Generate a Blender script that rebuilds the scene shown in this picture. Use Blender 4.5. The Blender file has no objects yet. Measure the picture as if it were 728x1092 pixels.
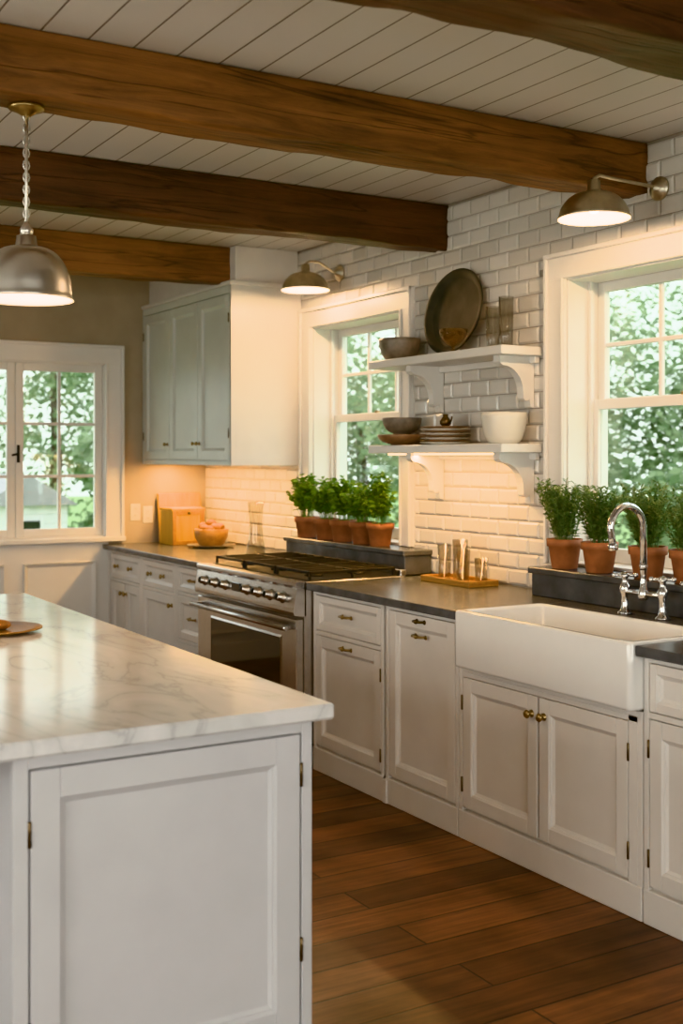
import bpy, bmesh, math, random
from mathutils import Vector, Matrix, noise
random.seed(7)
scene = bpy.context.scene
COL = scene.collection
# ------------------------------------------------------------ materials
def new_mat(name):
    m = bpy.data.materials.new(name); m.use_nodes = True
    nt = m.node_tree; b = nt.nodes["Principled BSDF"]
    return m, nt, b
def N(nt, t, **kw):
    n = nt.nodes.new(t)
    for k, v in kw.items(): setattr(n, k, v)
    return n
def simple(name, col, rough=.5, metal=0., var=.06, vscale=6., bump=0., bscale=60., coat=0., **inp):
    m, nt, b = new_mat(name)
    geo = N(nt, 'ShaderNodeNewGeometry')
    no = N(nt, 'ShaderNodeTexNoise'); no.inputs['Scale'].default_value = vscale; no.inputs['Detail'].default_value = 4
    nt.links.new(geo.outputs['Position'], no.inputs['Vector'])
    rp = N(nt, 'ShaderNodeValToRGB')
    c = Vector(col)
    rp.color_ramp.elements[0].position = .3; rp.color_ramp.elements[1].position = .7
    rp.color_ramp.elements[0].color = (*(c*(1-var)), 1); rp.color_ramp.elements[1].color = (*[min(1, x*(1+var)) for x in c], 1)
    nt.links.new(no.outputs['Fac'], rp.inputs['Fac']); nt.links.new(rp.outputs['Color'], b.inputs['Base Color'])
    b.inputs['Roughness'].default_value = rough; b.inputs['Metallic'].default_value = metal
    b.inputs['Coat Weight'].default_value = coat
    if bump > 0:
        n2 = N(nt, 'ShaderNodeTexNoise'); n2.inputs['Scale'].default_value = bscale; n2.inputs['Detail'].default_value = 3
        nt.links.new(geo.outputs['Position'], n2.inputs['Vector'])
        bp = N(nt, 'ShaderNodeBump'); bp.inputs['Strength'].default_value = bump; bp.inputs['Distance'].default_value = .002
        nt.links.new(n2.outputs['Fac'], bp.inputs['Height']); nt.links.new(bp.outputs['Normal'], b.inputs['Normal'])
    for k, v in inp.items(): b.inputs[k.replace('_', ' ')].default_value = v
    return m
def emis(name, col, s):
    m, nt, b = new_mat(name)
    b.inputs['Base Color'].default_value = (*col, 1)
    b.inputs['Emission Color'].default_value = (*col, 1); b.inputs['Emission Strength'].default_value = s
    return m
def wood(name, c1, c2, axis='x', rough=.5, scale=1., bump=.3, coat=0., knots=False):
    m, nt, b = new_mat(name)
    geo = N(nt, 'ShaderNodeNewGeometry'); mp = N(nt, 'ShaderNodeMapping')
    s = [14, 14, 14]; s['xyz'.index(axis)] = 1.1
    mp.inputs['Scale'].default_value = [a*scale for a in s]
    nt.links.new(geo.outputs['Position'], mp.inputs['Vector'])
    n1 = N(nt, 'ShaderNodeTexNoise'); n1.inputs['Scale'].default_value = 1.6; n1.inputs['Detail'].default_value = 10; n1.inputs['Roughness'].default_value = .72; n1.inputs['Distortion'].default_value = .9
    nt.links.new(mp.outputs[0], n1.inputs['Vector'])
    n2 = N(nt, 'ShaderNodeTexNoise'); n2.inputs['Scale'].default_value = 1.6; n2.inputs['Detail'].default_value = 4
    nt.links.new(geo.outputs['Position'], n2.inputs['Vector'])
    ad = N(nt, 'ShaderNodeMath', operation='MULTIPLY_ADD'); ad.inputs[1].default_value = .45
    nt.links.new(n2.outputs['Fac'], ad.inputs[0]); 
    mu = N(nt, 'ShaderNodeMath', operation='MULTIPLY'); mu.inputs[1].default_value = .62
    nt.links.new(n1.outputs['Fac'], mu.inputs[0]); nt.links.new(mu.outputs[0], ad.inputs[2])
    rp = N(nt, 'ShaderNodeValToRGB')
    rp.color_ramp.elements[0].position = .40; rp.color_ramp.elements[1].position = .66
    rp.color_ramp.elements[0].color = (*c1, 1); rp.color_ramp.elements[1].color = (*c2, 1)
    nt.links.new(ad.outputs[0], rp.inputs['Fac'])
    out = rp.outputs['Color']; hgt = n1.outputs['Fac']
    if knots:
        # long drying checks (thin dark cracks along the grain)
        mp2 = N(nt, 'ShaderNodeMapping'); s2 = [11, 11, 11]; s2['xyz'.index(axis)] = .55; mp2.inputs['Scale'].default_value = s2
        nt.links.new(geo.outputs['Position'], mp2.inputs['Vector'])
        n3 = N(nt, 'ShaderNodeTexNoise'); n3.inputs['Scale'].default_value = 1.; n3.inputs['Detail'].default_value = 3; n3.inputs['Distortion'].default_value = .4
        nt.links.new(mp2.outputs[0], n3.inputs['Vector'])
        sb = N(nt, 'ShaderNodeMath', operation='SUBTRACT'); sb.inputs[1].default_value = .5; nt.links.new(n3.outputs['Fac'], sb.inputs[0])
        ab = N(nt, 'ShaderNodeMath', operation='ABSOLUTE'); nt.links.new(sb.outputs[0], ab.inputs[0])
        r3 = N(nt, 'ShaderNodeValToRGB'); r3.color_ramp.elements[0].color = (.25, .2, .16, 1); r3.color_ramp.elements[1].color = (1, 1, 1, 1); r3.color_ramp.elements[1].position = .018
        nt.links.new(ab.outputs[0], r3.inputs['Fac'])
        mx = N(nt, 'ShaderNodeMix', data_type='RGBA', blend_type='MULTIPLY'); mx.inputs['Factor'].default_value = .8
        nt.links.new(out, mx.inputs['A']); nt.links.new(r3.outputs['Color'], mx.inputs['B']); out = mx.outputs['Result']
        m2 = N(nt, 'ShaderNodeMath', operation='MULTIPLY'); nt.links.new(n1.outputs['Fac'], m2.inputs[0]); nt.links.new(r3.outputs['Color'], m2.inputs[1]); hgt = m2.outputs[0]
    nt.links.new(out, b.inputs['Base Color'])
    b.inputs['Roughness'].default_value = rough; b.inputs['Coat Weight'].default_value = coat
    bp = N(nt, 'ShaderNodeBump'); bp.inputs['Strength'].default_value = bump; bp.inputs['Distance'].default_value = .008 if knots else .004
    nt.links.new(hgt, bp.inputs['Height']); nt.links.new(bp.outputs['Normal'], b.inputs['Normal'])
    return m
def plankmat(name, ua, va, c1, c2, mort, w, h, rough, grain=True, gap=.004, bump=.5):
    m, nt, b = new_mat(name)
    geo = N(nt, 'ShaderNodeNewGeometry'); sx = N(nt, 'ShaderNodeSeparateXYZ'); cx = N(nt, 'ShaderNodeCombineXYZ')
    nt.links.new(geo.outputs['Position'], sx.inputs[0])
    ofs = N(nt, 'ShaderNodeMath', operation='ADD'); ofs.inputs[1].default_value = 20.
    nt.links.new(sx.outputs[ua], ofs.inputs[0])
    nt.links.new(ofs.outputs[0], cx.inputs[0]); nt.links.new(sx.outputs[va], cx.inputs[1])
    br = N(nt, 'ShaderNodeTexBrick'); br.inputs['Scale'].default_value = 1
    br.offset = .37; br.inputs['Brick Width'].default_value = w; br.inputs['Row Height'].default_value = h
    br.inputs['Mortar Size'].default_value = gap; br.inputs['Mortar Smooth'].default_value = .3
    br.inputs['Color1'].default_value = (*c1, 1); br.inputs['Color2'].default_value = (*c2, 1); br.inputs['Mortar'].default_value = (*mort, 1)
    nt.links.new(cx.outputs[0], br.inputs['Vector'])
    out = br.outputs['Color']
    b.inputs['Roughness'].default_value = rough
    if grain:
        mp = N(nt, 'ShaderNodeMapping'); mp.inputs['Scale'].default_value = (1.2, 24, 1)
        nt.links.new(cx.outputs[0], mp.inputs['Vector'])
        n1 = N(nt, 'ShaderNodeTexNoise'); n1.noise_dimensions = '4D'; n1.inputs['Scale'].default_value = 1.5; n1.inputs['Detail'].default_value = 10; n1.inputs['Roughness'].default_value = .7; n1.inputs['Distortion'].default_value = .9
        nt.links.new(mp.outputs[0], n1.inputs['Vector'])
        sp = N(nt, 'ShaderNodeSeparateColor'); nt.links.new(br.outputs['Color'], sp.inputs[0])
        mw = N(nt, 'ShaderNodeMath', operation='MULTIPLY'); mw.inputs[1].default_value = 60; nt.links.new(sp.outputs[0], mw.inputs[0]); nt.links.new(mw.outputs[0], n1.inputs['W'])
        rp = N(nt, 'ShaderNodeValToRGB'); rp.color_ramp.elements[0].position = .3; rp.color_ramp.elements[1].position = .7
        rp.color_ramp.elements[0].color = (.28, .25, .23, 1); rp.color_ramp.elements[1].color = (1.4, 1.35, 1.3, 1)
        nt.links.new(n1.outputs['Fac'], rp.inputs['Fac'])
        mx = N(nt, 'ShaderNodeMix', data_type='RGBA', blend_type='MULTIPLY'); mx.inputs['Factor'].default_value = 1
        nt.links.new(br.outputs['Color'], mx.inputs['A']); nt.links.new(rp.outputs['Color'], mx.inputs['B']); out = mx.outputs['Result']
        # worn blotches
        n4 = N(nt, 'ShaderNodeTexNoise'); n4.inputs['Scale'].default_value = 2.6; n4.inputs['Detail'].default_value = 6
        nt.links.new(geo.outputs['Position'], n4.inputs['Vector'])
        r4 = N(nt, 'ShaderNodeValToRGB'); r4.color_ramp.elements[0].position = .35; r4.color_ramp.elements[1].position = .65
        r4.color_ramp.elements[0].color = (.50, .48, .47, 1); r4.color_ramp.elements[1].color = (1.15, 1.15, 1.12, 1)
        nt.links.new(n4.outputs['Fac'], r4.inputs['Fac'])
        mx2 = N(nt, 'ShaderNodeMix', data_type='RGBA', blend_type='MULTIPLY'); mx2.inputs['Factor'].default_value = 1
        nt.links.new(out, mx2.inputs['A']); nt.links.new(r4.outputs['Color'], mx2.inputs['B']); out = mx2.outputs['Result']
        mr = N(nt, 'ShaderNodeMapRange'); mr.inputs['From Min'].default_value = .3; mr.inputs['From Max'].default_value = .7; mr.inputs['To Min'].default_value = rough+.14; mr.inputs['To Max'].default_value = rough-.04
        nt.links.new(n4.outputs['Fac'], mr.inputs['Value']); nt.links.new(mr.outputs[0], b.inputs['Roughness'])
    nt.links.new(out, b.inputs['Base Color'])
    bp = N(nt, 'ShaderNodeBump'); bp.inputs['Strength'].default_value = bump; bp.inputs['Distance'].default_value = .005; bp.invert = True
    nt.links.new(br.outputs['Fac'], bp.inputs['Height']); nt.links.new(bp.outputs['Normal'], b.inputs['Normal'])
    return m
def tile_mat():
    m, nt, b = new_mat('glazed_subway_tile')
    geo = N(nt, 'ShaderNodeNewGeometry')
    rp = N(nt, 'ShaderNodeValToRGB'); rp.color_ramp.elements[0].color = (.60, .56, .51, 1); rp.color_ramp.elements[1].color = (.72, .68, .63, 1)
    nt.links.new(geo.outputs['Random Per Island'], rp.inputs['Fac'])
    nt.links.new(rp.outputs['Color'], b.inputs['Base Color']); b.inputs['Roughness'].default_value = .2
    no = N(nt, 'ShaderNodeTexNoise'); no.inputs['Scale'].default_value = 22; nt.links.new(geo.outputs['Position'], no.inputs['Vector'])
    bp = N(nt, 'ShaderNodeBump'); bp.inputs['Strength'].default_value = .25; bp.inputs['Distance'].default_value = .004
    nt.links.new(no.outputs['Fac'], bp.inputs['Height']); nt.links.new(bp.outputs['Normal'], b.inputs['Normal'])
    return m
def marble_mat():
    m, nt, b = new_mat('white_marble')
    geo = N(nt, 'ShaderNodeNewGeometry')
    mp = N(nt, 'ShaderNodeMapping'); mp.inputs['Rotation'].default_value = (.2, .1, .9); mp.inputs['Scale'].default_value = (1.9, .8, 1.)
    nt.links.new(geo.outputs['Position'], mp.inputs['Vector'])
    n1 = N(nt, 'ShaderNodeTexNoise'); n1.inputs['Scale'].default_value = 1.5; n1.inputs['Detail'].default_value = 8; n1.inputs['Roughness'].default_value = .55; n1.inputs['Distortion'].default_value = 1.2
    nt.links.new(mp.outputs[0], n1.inputs['Vector'])
    s = N(nt, 'ShaderNodeMath', operation='SUBTRACT'); s.inputs[1].default_value = .5; nt.links.new(n1.outputs['Fac'], s.inputs[0])
    a = N(nt, 'ShaderNodeMath', operation='ABSOLUTE'); nt.links.new(s.outputs[0], a.inputs[0])
    rp = N(nt, 'ShaderNodeValToRGB'); cr = rp.color_ramp
    cr.elements[0].position = 0; cr.elements[0].color = (.54, .53, .53, 1)
    cr.elements[1].position = .12; cr.elements[1].color = (.78, .76, .75, 1)
    e = cr.elements.new(.014); e.color = (.67, .66, .65, 1)
    nt.links.new(a.outputs[0], rp.inputs['Fac']); nt.links.new(rp.outputs['Color'], b.inputs['Base Color'])
    b.inputs['Roughness'].default_value = .12
    return m
def pane_mat(name='window_glass', fac=.07, tint=(.96, .98, .97), edge=False):
    m = bpy.data.materials.new(name); m.use_nodes = True; nt = m.node_tree; nt.nodes.clear()
    o = N(nt, 'ShaderNodeOutputMaterial'); t = N(nt, 'ShaderNodeBsdfTransparent'); g = N(nt, 'ShaderNodeBsdfGlossy'); g.inputs['Roughness'].default_value = .03
    t.inputs['Color'].default_value = (*tint, 1)
    mx = N(nt, 'ShaderNodeMixShader'); mx.inputs[0].default_value = fac
    if edge:
        lw = N(nt, 'ShaderNodeLayerWeight'); lw.inputs['Blend'].default_value = .25
        mr = N(nt, 'ShaderNodeMapRange'); mr.inputs['To Min'].default_value = .04; mr.inputs['To Max'].default_value = .55
        nt.links.new(lw.outputs['Facing'], mr.inputs['Value']); nt.links.new(mr.outputs[0], mx.inputs[0])
    nt.links.new(t.outputs[0], mx.inputs[1]); nt.links.new(g.outputs[0], mx.inputs[2]); nt.links.new(mx.outputs[0], o.inputs[0])
    return m
def leafmat(name, c1, c2, tr_=.35):
    m, nt, b = new_mat(name)
    geo = N(nt, 'ShaderNodeNewGeometry'); rp = N(nt, 'ShaderNodeValToRGB')
    rp.color_ramp.elements[0].color = (*c1, 1); rp.color_ramp.elements[1].color = (*c2, 1)
    nt.links.new(geo.outputs['Random Per Island'], rp.inputs['Fac']); nt.links.new(rp.outputs['Color'], b.inputs['Base Color'])
    b.inputs['Roughness'].default_value = .5
    tr = N(nt, 'ShaderNodeBsdfTranslucent'); nt.links.new(rp.outputs['Color'], tr.inputs['Color'])
    mx = N(nt, 'ShaderNodeMixShader'); mx.inputs[0].default_value = tr_
    nt.links.new(b.outputs[0], mx.inputs[1]); nt.links.new(tr.outputs[0], mx.inputs[2])
    nt.links.new(mx.outputs[0], nt.nodes['Material Output'].inputs[0])
    return m

M_paint = simple('cabinet_paint_white', (.72, .68, .64), .38, var=.03)
M_island = simple('island_paint', (.62, .61, .62), .38, var=.03)
M_sage = simple('cabinet_paint_sage', (.62, .63, .58), .4, var=.03)
M_trim = simple('trim_paint_white', (.76, .73, .69), .35, var=.02)
M_plaster = simple('wall_plaster_greige', (.42, .355, .275), .85, var=.05, bump=.2, bscale=80)
M_grout = simple('grout', (.36, .32, .28), .9, bump=.3)
M_tile = tile_mat()
M_floor = plankmat('floor_planks', 0, 1, (.27, .115, .048), (.10, .042, .020), (.008, .005, .004), 2.9, .17, .34, True, .004)
M_ceil = plankmat('ceiling_shiplap', 1, 0, (.76, .73, .70), (.74, .71, .68), (.28, .25, .23), 60., .15, .42, False, .004)
M_beamA = wood('beam_wood_honey', (.075, .034, .015), (.30, .135, .056), 'x', .55, bump=.7, knots=True)
M_beamB = wood('beam_wood_dark', (.020, .010, .007), (.12, .052, .028), 'x', .5, bump=.7, knots=True)
M_board = wood('board_wood', (.36, .20, .03), (.56, .34, .06), 'z', .45, 1.5, .1)
M_tray = wood('tray_wood', (.24, .11, .03), (.42, .23, .07), 'y', .4, 1.5, .1)
M_marble = marble_mat()
M_stone = simple('soapstone', (.105, .108, .115), .26, var=.25, vscale=9, bump=.08)
M_steel = simple('stainless_steel', (.60, .58, .56), .27, 1., var=.05, vscale=30)
M_nickel = simple('brushed_nickel', (.68, .64, .59), .34, 1., var=.05)
M_brass = simple('antique_brass', (.40, .29, .15), .34, 1., var=.1, vscale=40)
M_pewterl = simple('aged_nickel', (.56, .50, .41), .36, 1., var=.1, vscale=30)
M_bronze = simple('aged_bronze', (.14, .10, .06), .35, 1., var=.15, vscale=40)
M_chrome = simple('chrome', (.75, .75, .76), .08, 1., var=.01)
M_iron = simple('cast_iron', (.018, .018, .018), .5, .3, bump=.2, bscale=200)
M_black = simple('black_glass', (.012, .012, .013), .06, 0, coat=.5)
M_sink = simple('fireclay', (.80, .78, .75), .12, var=.015, coat=.4)
M_terra = simple('terracotta', (.34, .135, .070), .75, var=.25, vscale=18, bump=.2)
M_soil = simple('soil', (.03, .02, .013), .95, bump=.8)
M_white = simple('white_ceramic', (.72, .68, .60), .25, var=.03)
M_greyc = simple('stoneware_grey', (.20, .175, .15), .4, var=.25, vscale=25)
M_brownc = simple('stoneware_brown', (.26, .16, .10), .35, var=.25, vscale=25)
M_pewter = simple('pewter_tray', (.060, .060, .052), .6, 0, var=.3, vscale=9, Specular_IOR_Level=.25)
M_bread = simple('bread_crust', (.30, .13, .035), .6, var=.35, vscale=25, bump=.5)
M_plastic = simple('outlet_plastic', (.75, .70, .62), .35)
M_pane = pane_mat()
M_glass = pane_mat('drinking_glass', .1, (.86, .85, .82), True)
M_amber = pane_mat('amber_glass', .1, (.80, .66, .46), True)
M_bulb = emis('lamp_bulb', (1, .72, .38), 30)
M_led = emis('led_strip', (1, .66, .30), 5)
M_basil = leafmat('basil_leaf', (.09, .20, .02), (.26, .42, .08))
M_rose = leafmat('rosemary_leaf', (.10, .18, .06), (.28, .36, .17))
M_tree = leafmat('tree_leaf', (.12, .21, .08), (.33, .43, .23), .5)
M_bark = simple('bark', (.12, .09, .06), .9, bump=.6)
M_grass = simple('lawn', (.20, .30, .10), .9, var=.3, vscale=2)
M_siding = simple('house_siding', (.72, .72, .70), .7)
M_roof = simple('house_roof', (.30, .29, .29), .9)

# ------------------------------------------------------------ builder
class B:
    def __init__(s): s.v = []; s.f = []; s.fm = []; s.sm = []; s.mats = []; s.keepn = False
    def mi(s, m):
        if m not in s.mats: s.mats.append(m)
        return s.mats.index(m)
    def add(s, vs, fs, m, smooth=False, M=None):
        o = len(s.v)
        s.v += [(M @ Vector(p)) if M else Vector(p) for p in vs]
        k = s.mi(m)
        for f in fs: s.f.append([o+i for i in f]); s.fm.append(k); s.sm.append(smooth)
    def box(s, x0, x1, y0, y1, z0, z1, m, bev=.002, M=None):
        lo = [min(x0, x1), min(y0, y1), min(z0, z1)]; hi = [max(x0, x1), max(y0, y1), max(z0, z1)]
        b = min(bev, .45*min(hi[i]-lo[i] for i in range(3)))
        vs = []
        def cid(c): return (c[0]*4+c[1]*2+c[2])*3
        for cx in (0, 1):
            for cy in (0, 1):
                for cz in (0, 1):
                    c = (cx, cy, cz)
                    for a in range(3):
                        p = []
                        for i in range(3):
                            q = hi[i] if c[i] else lo[i]
                            if i != a: q += -b if c[i] else b
                            p.append(q)
                        vs.append(p)
        fs = []
        for a in range(3):
            o = [i for i in range(3) if i != a]
            for sd in (0, 1):
                q = []
                for (p, r) in ((0, 0), (1, 0), (1, 1), (0, 1)):
                    c = [0]*3; c[a] = sd; c[o[0]] = p; c[o[1]] = r; q.append(cid(c)+a)
                fs.append(q)
            for p in (0, 1):
                for r in (0, 1):
                    c0 = [0]*3; c0[o[0]] = p; c0[o[1]] = r; c1 = list(c0); c1[a] = 1
                    fs.append([cid(c0)+o[0], cid(c1)+o[0], cid(c1)+o[1], cid(c0)+o[1]])
        for cx in (0, 1):
            for cy in (0, 1):
                for cz in (0, 1):
                    k = cid((cx, cy, cz)); fs.append([k, k+1, k+2])
        s.add(vs, fs, m, False, M)
    def lathe(s, prof, m, M=None, seg=32, sx=1., sy=1.):
        vs = []; fs = []; n = len(prof)
        for i in range(seg):
            a = 2*math.pi*i/seg
            for r, z in prof: vs.append((r*math.cos(a)*sx, r*math.sin(a)*sy, z))
        for i in range(seg):
            j = (i+1) % seg
            for k in range(n-1):
                fs.append([i*n+k, j*n+k, j*n+k+1, i*n+k+1])
        s.add(vs, fs, m, True, M)
    def cyl(s, p, q, r, m, seg=16, r2=None):
        p = Vector(p); q = Vector(q); d = q-p; L = d.length
        M = Matrix.Translation(p) @ d.to_track_quat('Z', 'Y').to_matrix().to_4x4()
        r2 = r if r2 is None else r2; e = min(.0015, r*.3)
        s.lathe([(0, 0), (r-e, 0), (r, e), (r2, L-e), (r2-e, L), (0, L)], m, M, seg)
    def tube(s, pts, r, m, seg=10, closed=False):
        pts = [Vector(p) for p in pts]; n = len(pts); vs = []; fs = []
        up = None
        for i, p in enumerate(pts):
            a = pts[i-1] if i > 0 else (pts[-1] if closed else pts[0]); c = pts[(i+1) % n] if (i < n-1 or closed) else pts[i]
            t = (c-a).normalized()
            if up is None: up = t.orthogonal().normalized()
            up = (up - t*up.dot(t)).normalized(); w = t.cross(up)
            rr = r[i] if isinstance(r, (list, tuple)) else r
            for k in range(seg):
                g = 2*math.pi*k/seg; vs.append(p+up*math.cos(g)*rr+w*math.sin(g)*rr)
        for i in range(n if closed else n-1):
            j = (i+1) % n
            for k in range(seg):
                l = (k+1) % seg; fs.append([i*seg+k, i*seg+l, j*seg+l, j*seg+k])
        if not closed:
            fs.append(list(range(seg))); fs.append([(n-1)*seg+k for k in range(seg)])
        s.add(vs, fs, m, True)
    def ball(s, c, r, m, sc=(1, 1, 1), seg=16):
        pr = [(max(0, r*math.sin(math.pi*i/10)), -r*math.cos(math.pi*i/10)) for i in range(11)]
        s.lathe(pr, m, Matrix.Translation(c) @ Matrix.Diagonal((*sc, 1)), seg)
    def prism(s, poly, thick, m, M):
        n = len(poly); vs = [(a, b_, 0) for a, b_ in poly]+[(a, b_, thick) for a, b_ in poly]
        fs = [list(range(n)), list(range(n, 2*n))]+[[i, (i+1) % n, n+(i+1) % n, n+i] for i in range(n)]
        s.add(vs, fs, m, False, M)
    def done(s, name, recalc=True):
        me = bpy.data.meshes.new(name)
        lo = Vector([min(p[i] for p in s.v) for i in range(3)]); hi = Vector([max(p[i] for p in s.v) for i in range(3)])
        o = Vector(((lo.x+hi.x)/2, (lo.y+hi.y)/2, lo.z))
        me.from_pydata([p-o for p in s.v], [], s.f)
        for m in s.mats: me.materials.append(m)
        me.polygons.foreach_set('material_index', s.fm); me.polygons.foreach_set('use_smooth', s.sm)
        if recalc:
            bm = bmesh.new(); bm.from_mesh(me); bmesh.ops.remove_doubles(bm, verts=bm.verts, dist=1e-6)
            bmesh.ops.recalc_face_normals(bm, faces=bm.faces); bm.to_mesh(me); bm.free()
        me.update()
        ob = bpy.data.objects.new(name, me); ob.location = o; COL.objects.link(ob)
        return ob
class F:  # frame on a vertical plane: u along wall, v up, n out toward room
    def __init__(s, kind, pos): s.k = kind; s.p = pos
    def P(s, u, v, n):
        if s.k == 'x-': return Vector((s.p-n, u, v))
        if s.k == 'x+': return Vector((s.p+n, u, v))
        if s.k == 'y-': return Vector((u, s.p-n, v))
        return Vector((u, s.p+n, v))
    def box(s, b, u0, u1, v0, v1, n0, n1, m, bev=.002):
        p = s.P(u0, v0, n0); q = s.P(u1, v1, n1); b.box(p.x, q.x, p.y, q.y, p.z, q.z, m, bev)
    def mat(s, u, v, n):
        d = s.P(0, 0, 1)-s.P(0, 0, 0)
        return Matrix.Translation(s.P(u, v, n)) @ d.to_track_quat('Z', 'Y').to_matrix().to_4x4()
    def ring(s, b, u0, u1, v0, v1, n0, n1, w, m):
        o = [(u0, v0), (u1, v0), (u1, v1), (u0, v1)]; i = [(u0+w, v0+w), (u1-w, v0+w), (u1-w, v1-w), (u0+w, v1-w)]
        vs = [s.P(a, c, n0) for a, c in o]+[s.P(a, c, n1) for a, c in i]
        b.add(vs, [[k, (k+1) % 4, 4+(k+1) % 4, 4+k] for k in range(4)], m)
KX = 2.84
def door(b, f, u0, u1, v0, v1, m, st=.06, n0=0, th=.02):
    f.box(b, u0, u0+st, v0, v1, n0, n0+th, m); f.box(b, u1-st, u1, v0, v1, n0, n0+th, m)
    f.box(b, u0+st, u1-st, v0, v0+st, n0, n0+th, m); f.box(b, u0+st, u1-st, v1-st, v1, n0, n0+th, m)
    f.box(b, u0+st, u1-st, v0+st, v1-st, n0-.002, n0+.004, m, .0005)
    f.ring(b, u0+st, u1-st, v0+st, v1-st, n0+th-.002, n0+th-.006, .006, m)
    f.ring(b, u0+st+.006, u1-st-.006, v0+st+.006, v1-st-.006, n0+th-.010, n0+.004, .010, m)
    f.ring(b, u0+st+.006, u1-st-.006, v0+st+.006, v1-st-.006, n0+th-.006, n0+th-.010, .0005, m)
def knob(b, f, u, v, n, m=None, r=.016):
    m = m or M_brass
    b.lathe([(0, 0), (r*.9, 0), (r*.9, .003), (r*.4, .006), (r*.35, .014), (r*.9, .019), (r, .024), (r*.8, .030), (0, .032)], m, f.mat(u, v, n), 16)
def cup_pull(b, f, u, v, n, w=.038, m=None):
    m = m or M_brass
    b.tube([f.P(u-w, v, n), f.P(u-w, v+.002, n+.018), f.P(u-w*.8, v+.002, n+.026), f.P(u+w*.8, v+.002, n+.026), f.P(u+w, v+.002, n+.018), f.P(u+w, v, n)], .0055, m, 8)
    for sgn in (-1, 1): b.lathe([(0, 0), (.010, 0), (.010, .003), (0, .004)], m, f.mat(u+sgn*w, v, n), 12)
    b.ball(f.P(u, v+.002, n+.026), .010, m, seg=12)
def hinge(b, f, u, v, n):
    b.cyl(f.P(u, v-.03, n), f.P(u, v+.03, n), .0045, M_bronze, 8)

WX = 3.60; WY = 8.05; CEIL = 2.85; LX = -2.4; BY = -2.0
FR = F('x-', WX); FF = F('y-', WY)
def wall(name, f, u0, u1, v0, v1, holes, th, m):
    b = B(); us = sorted({u0, u1, *[h[0] for h in holes], *[h[1] for h in holes]})
    for a, c in zip(us, us[1:]):
        hs = sorted([h for h in holes if h[0] <= a+1e-6 and h[1] >= c-1e-6], key=lambda h: h[2]); z = v0
        for h in hs:
            if h[2] > z: f.box(b, a, c, z, h[2], -th, 0, m, 0)
            z = h[3]
        if z < v1: f.box(b, a, c, z, v1, -th, 0, m, 0)
    return b.done(name)
RW = (2.95, 4.07, 1.05, 2.35); LW = (5.40, 6.42, 1.05, 2.35); FW = (1.56, 2.82, .97, 2.20)
BW = [(-1.6, 0.0, .9, 2.3), (.7, 2.3, .9, 2.3)]; SW = [(.2, 1.9, .8, 2.3), (3.4, 5.1, .8, 2.3)]  # unseen back and left window openings, added to let fill light in
wall('wall_right', FR, BY, WY+.25, 0, CEIL, [RW, LW], .25, M_grout)
wall('wall_far', FF, LX, WX, 0, CEIL, [FW], .25, M_plaster)
FL = F('x+', LX); FB = F('y+', BY)
wall('wall_left', FL, BY-.2, WY+.25, 0, CEIL, SW, .2, M_plaster)
wall('wall_back', FB, LX, WX, 0, CEIL, BW, .2, M_plaster)
b = B(); b.box(LX-.2, WX+.25, BY-.2, WY+.25, -.15, 0, M_floor, 0); b.done('floor')
b = B(); b.box(LX-.2, WX+.25, BY-.2, WY+.25, CEIL, CEIL+.12, M_ceil, 0); b.done('ceiling')

# ---- tiles (real bevelled tiles on the right wall)
def tiles():
    b = B(); tw, thh, g = .152, .0765, .004
    holes = [(h[0]-.06, h[1]+.06, h[2]-.02, h[3]+.06) for h in (RW, LW)]
    def one(a, c, z0, z1):
        if c-a < .012 or z1-z0 < .012: return
        t = .009; bv = min(.010, (c-a)*.3, (z1-z0)*.3)
        j = [random.uniform(-.0013, .0013) for _ in range(4)]
        o = [(a, z0), (c, z0), (c, z1), (a, z1)]; i = [(a+bv, z0+bv), (c-bv, z0+bv), (c-bv, z1-bv), (a+bv, z1-bv)]
        vs = [FR.P(p, q, 0) for p, q in o]+[FR.P(p, q, .003) for p, q in o]+[FR.P(p, q, t+j[k]) for k, (p, q) in enumerate(i)]
        fs = [[8, 11, 10, 9]]
        for k in range(4):
            l = (k+1) % 4; fs += [[k, 4+k, 4+l, l], [4+k, 8+k, 8+l, 4+l]]
        b.add(vs, fs, M_tile)
    r = 0; z = .925
    while z < CEIL-.01:
        y = 1.9+(r % 2)*tw/2
        while y < WY-.01:
            a, c, z0, z1 = y+g/2, min(y+tw-g/2, WY), z+g/2, min(z+thh-g/2, CEIL)
            ps = [(a, c, z0, z1)]
            for h in holes:
                nx = []
                for (a, c, z0, z1) in ps:
                    if c <= h[0] or a >= h[1] or z1 <= h[2] or z0 >= h[3]: nx.append((a, c, z0, z1)); continue
                    if z1 > h[3] and (h[3]-z0) < .5*(z1-z0): nx.append((a, c, h[3], z1)); continue
                    if a < h[0]: nx.append((a, h[0], z0, z1))
                    if c > h[1]: nx.append((h[1], c, z0, z1))
                ps = nx
            for p in ps: one(*p)
            y += tw
        z += thh; r += 1
    b.done('wall_tile_backsplash')
tiles()

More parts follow.
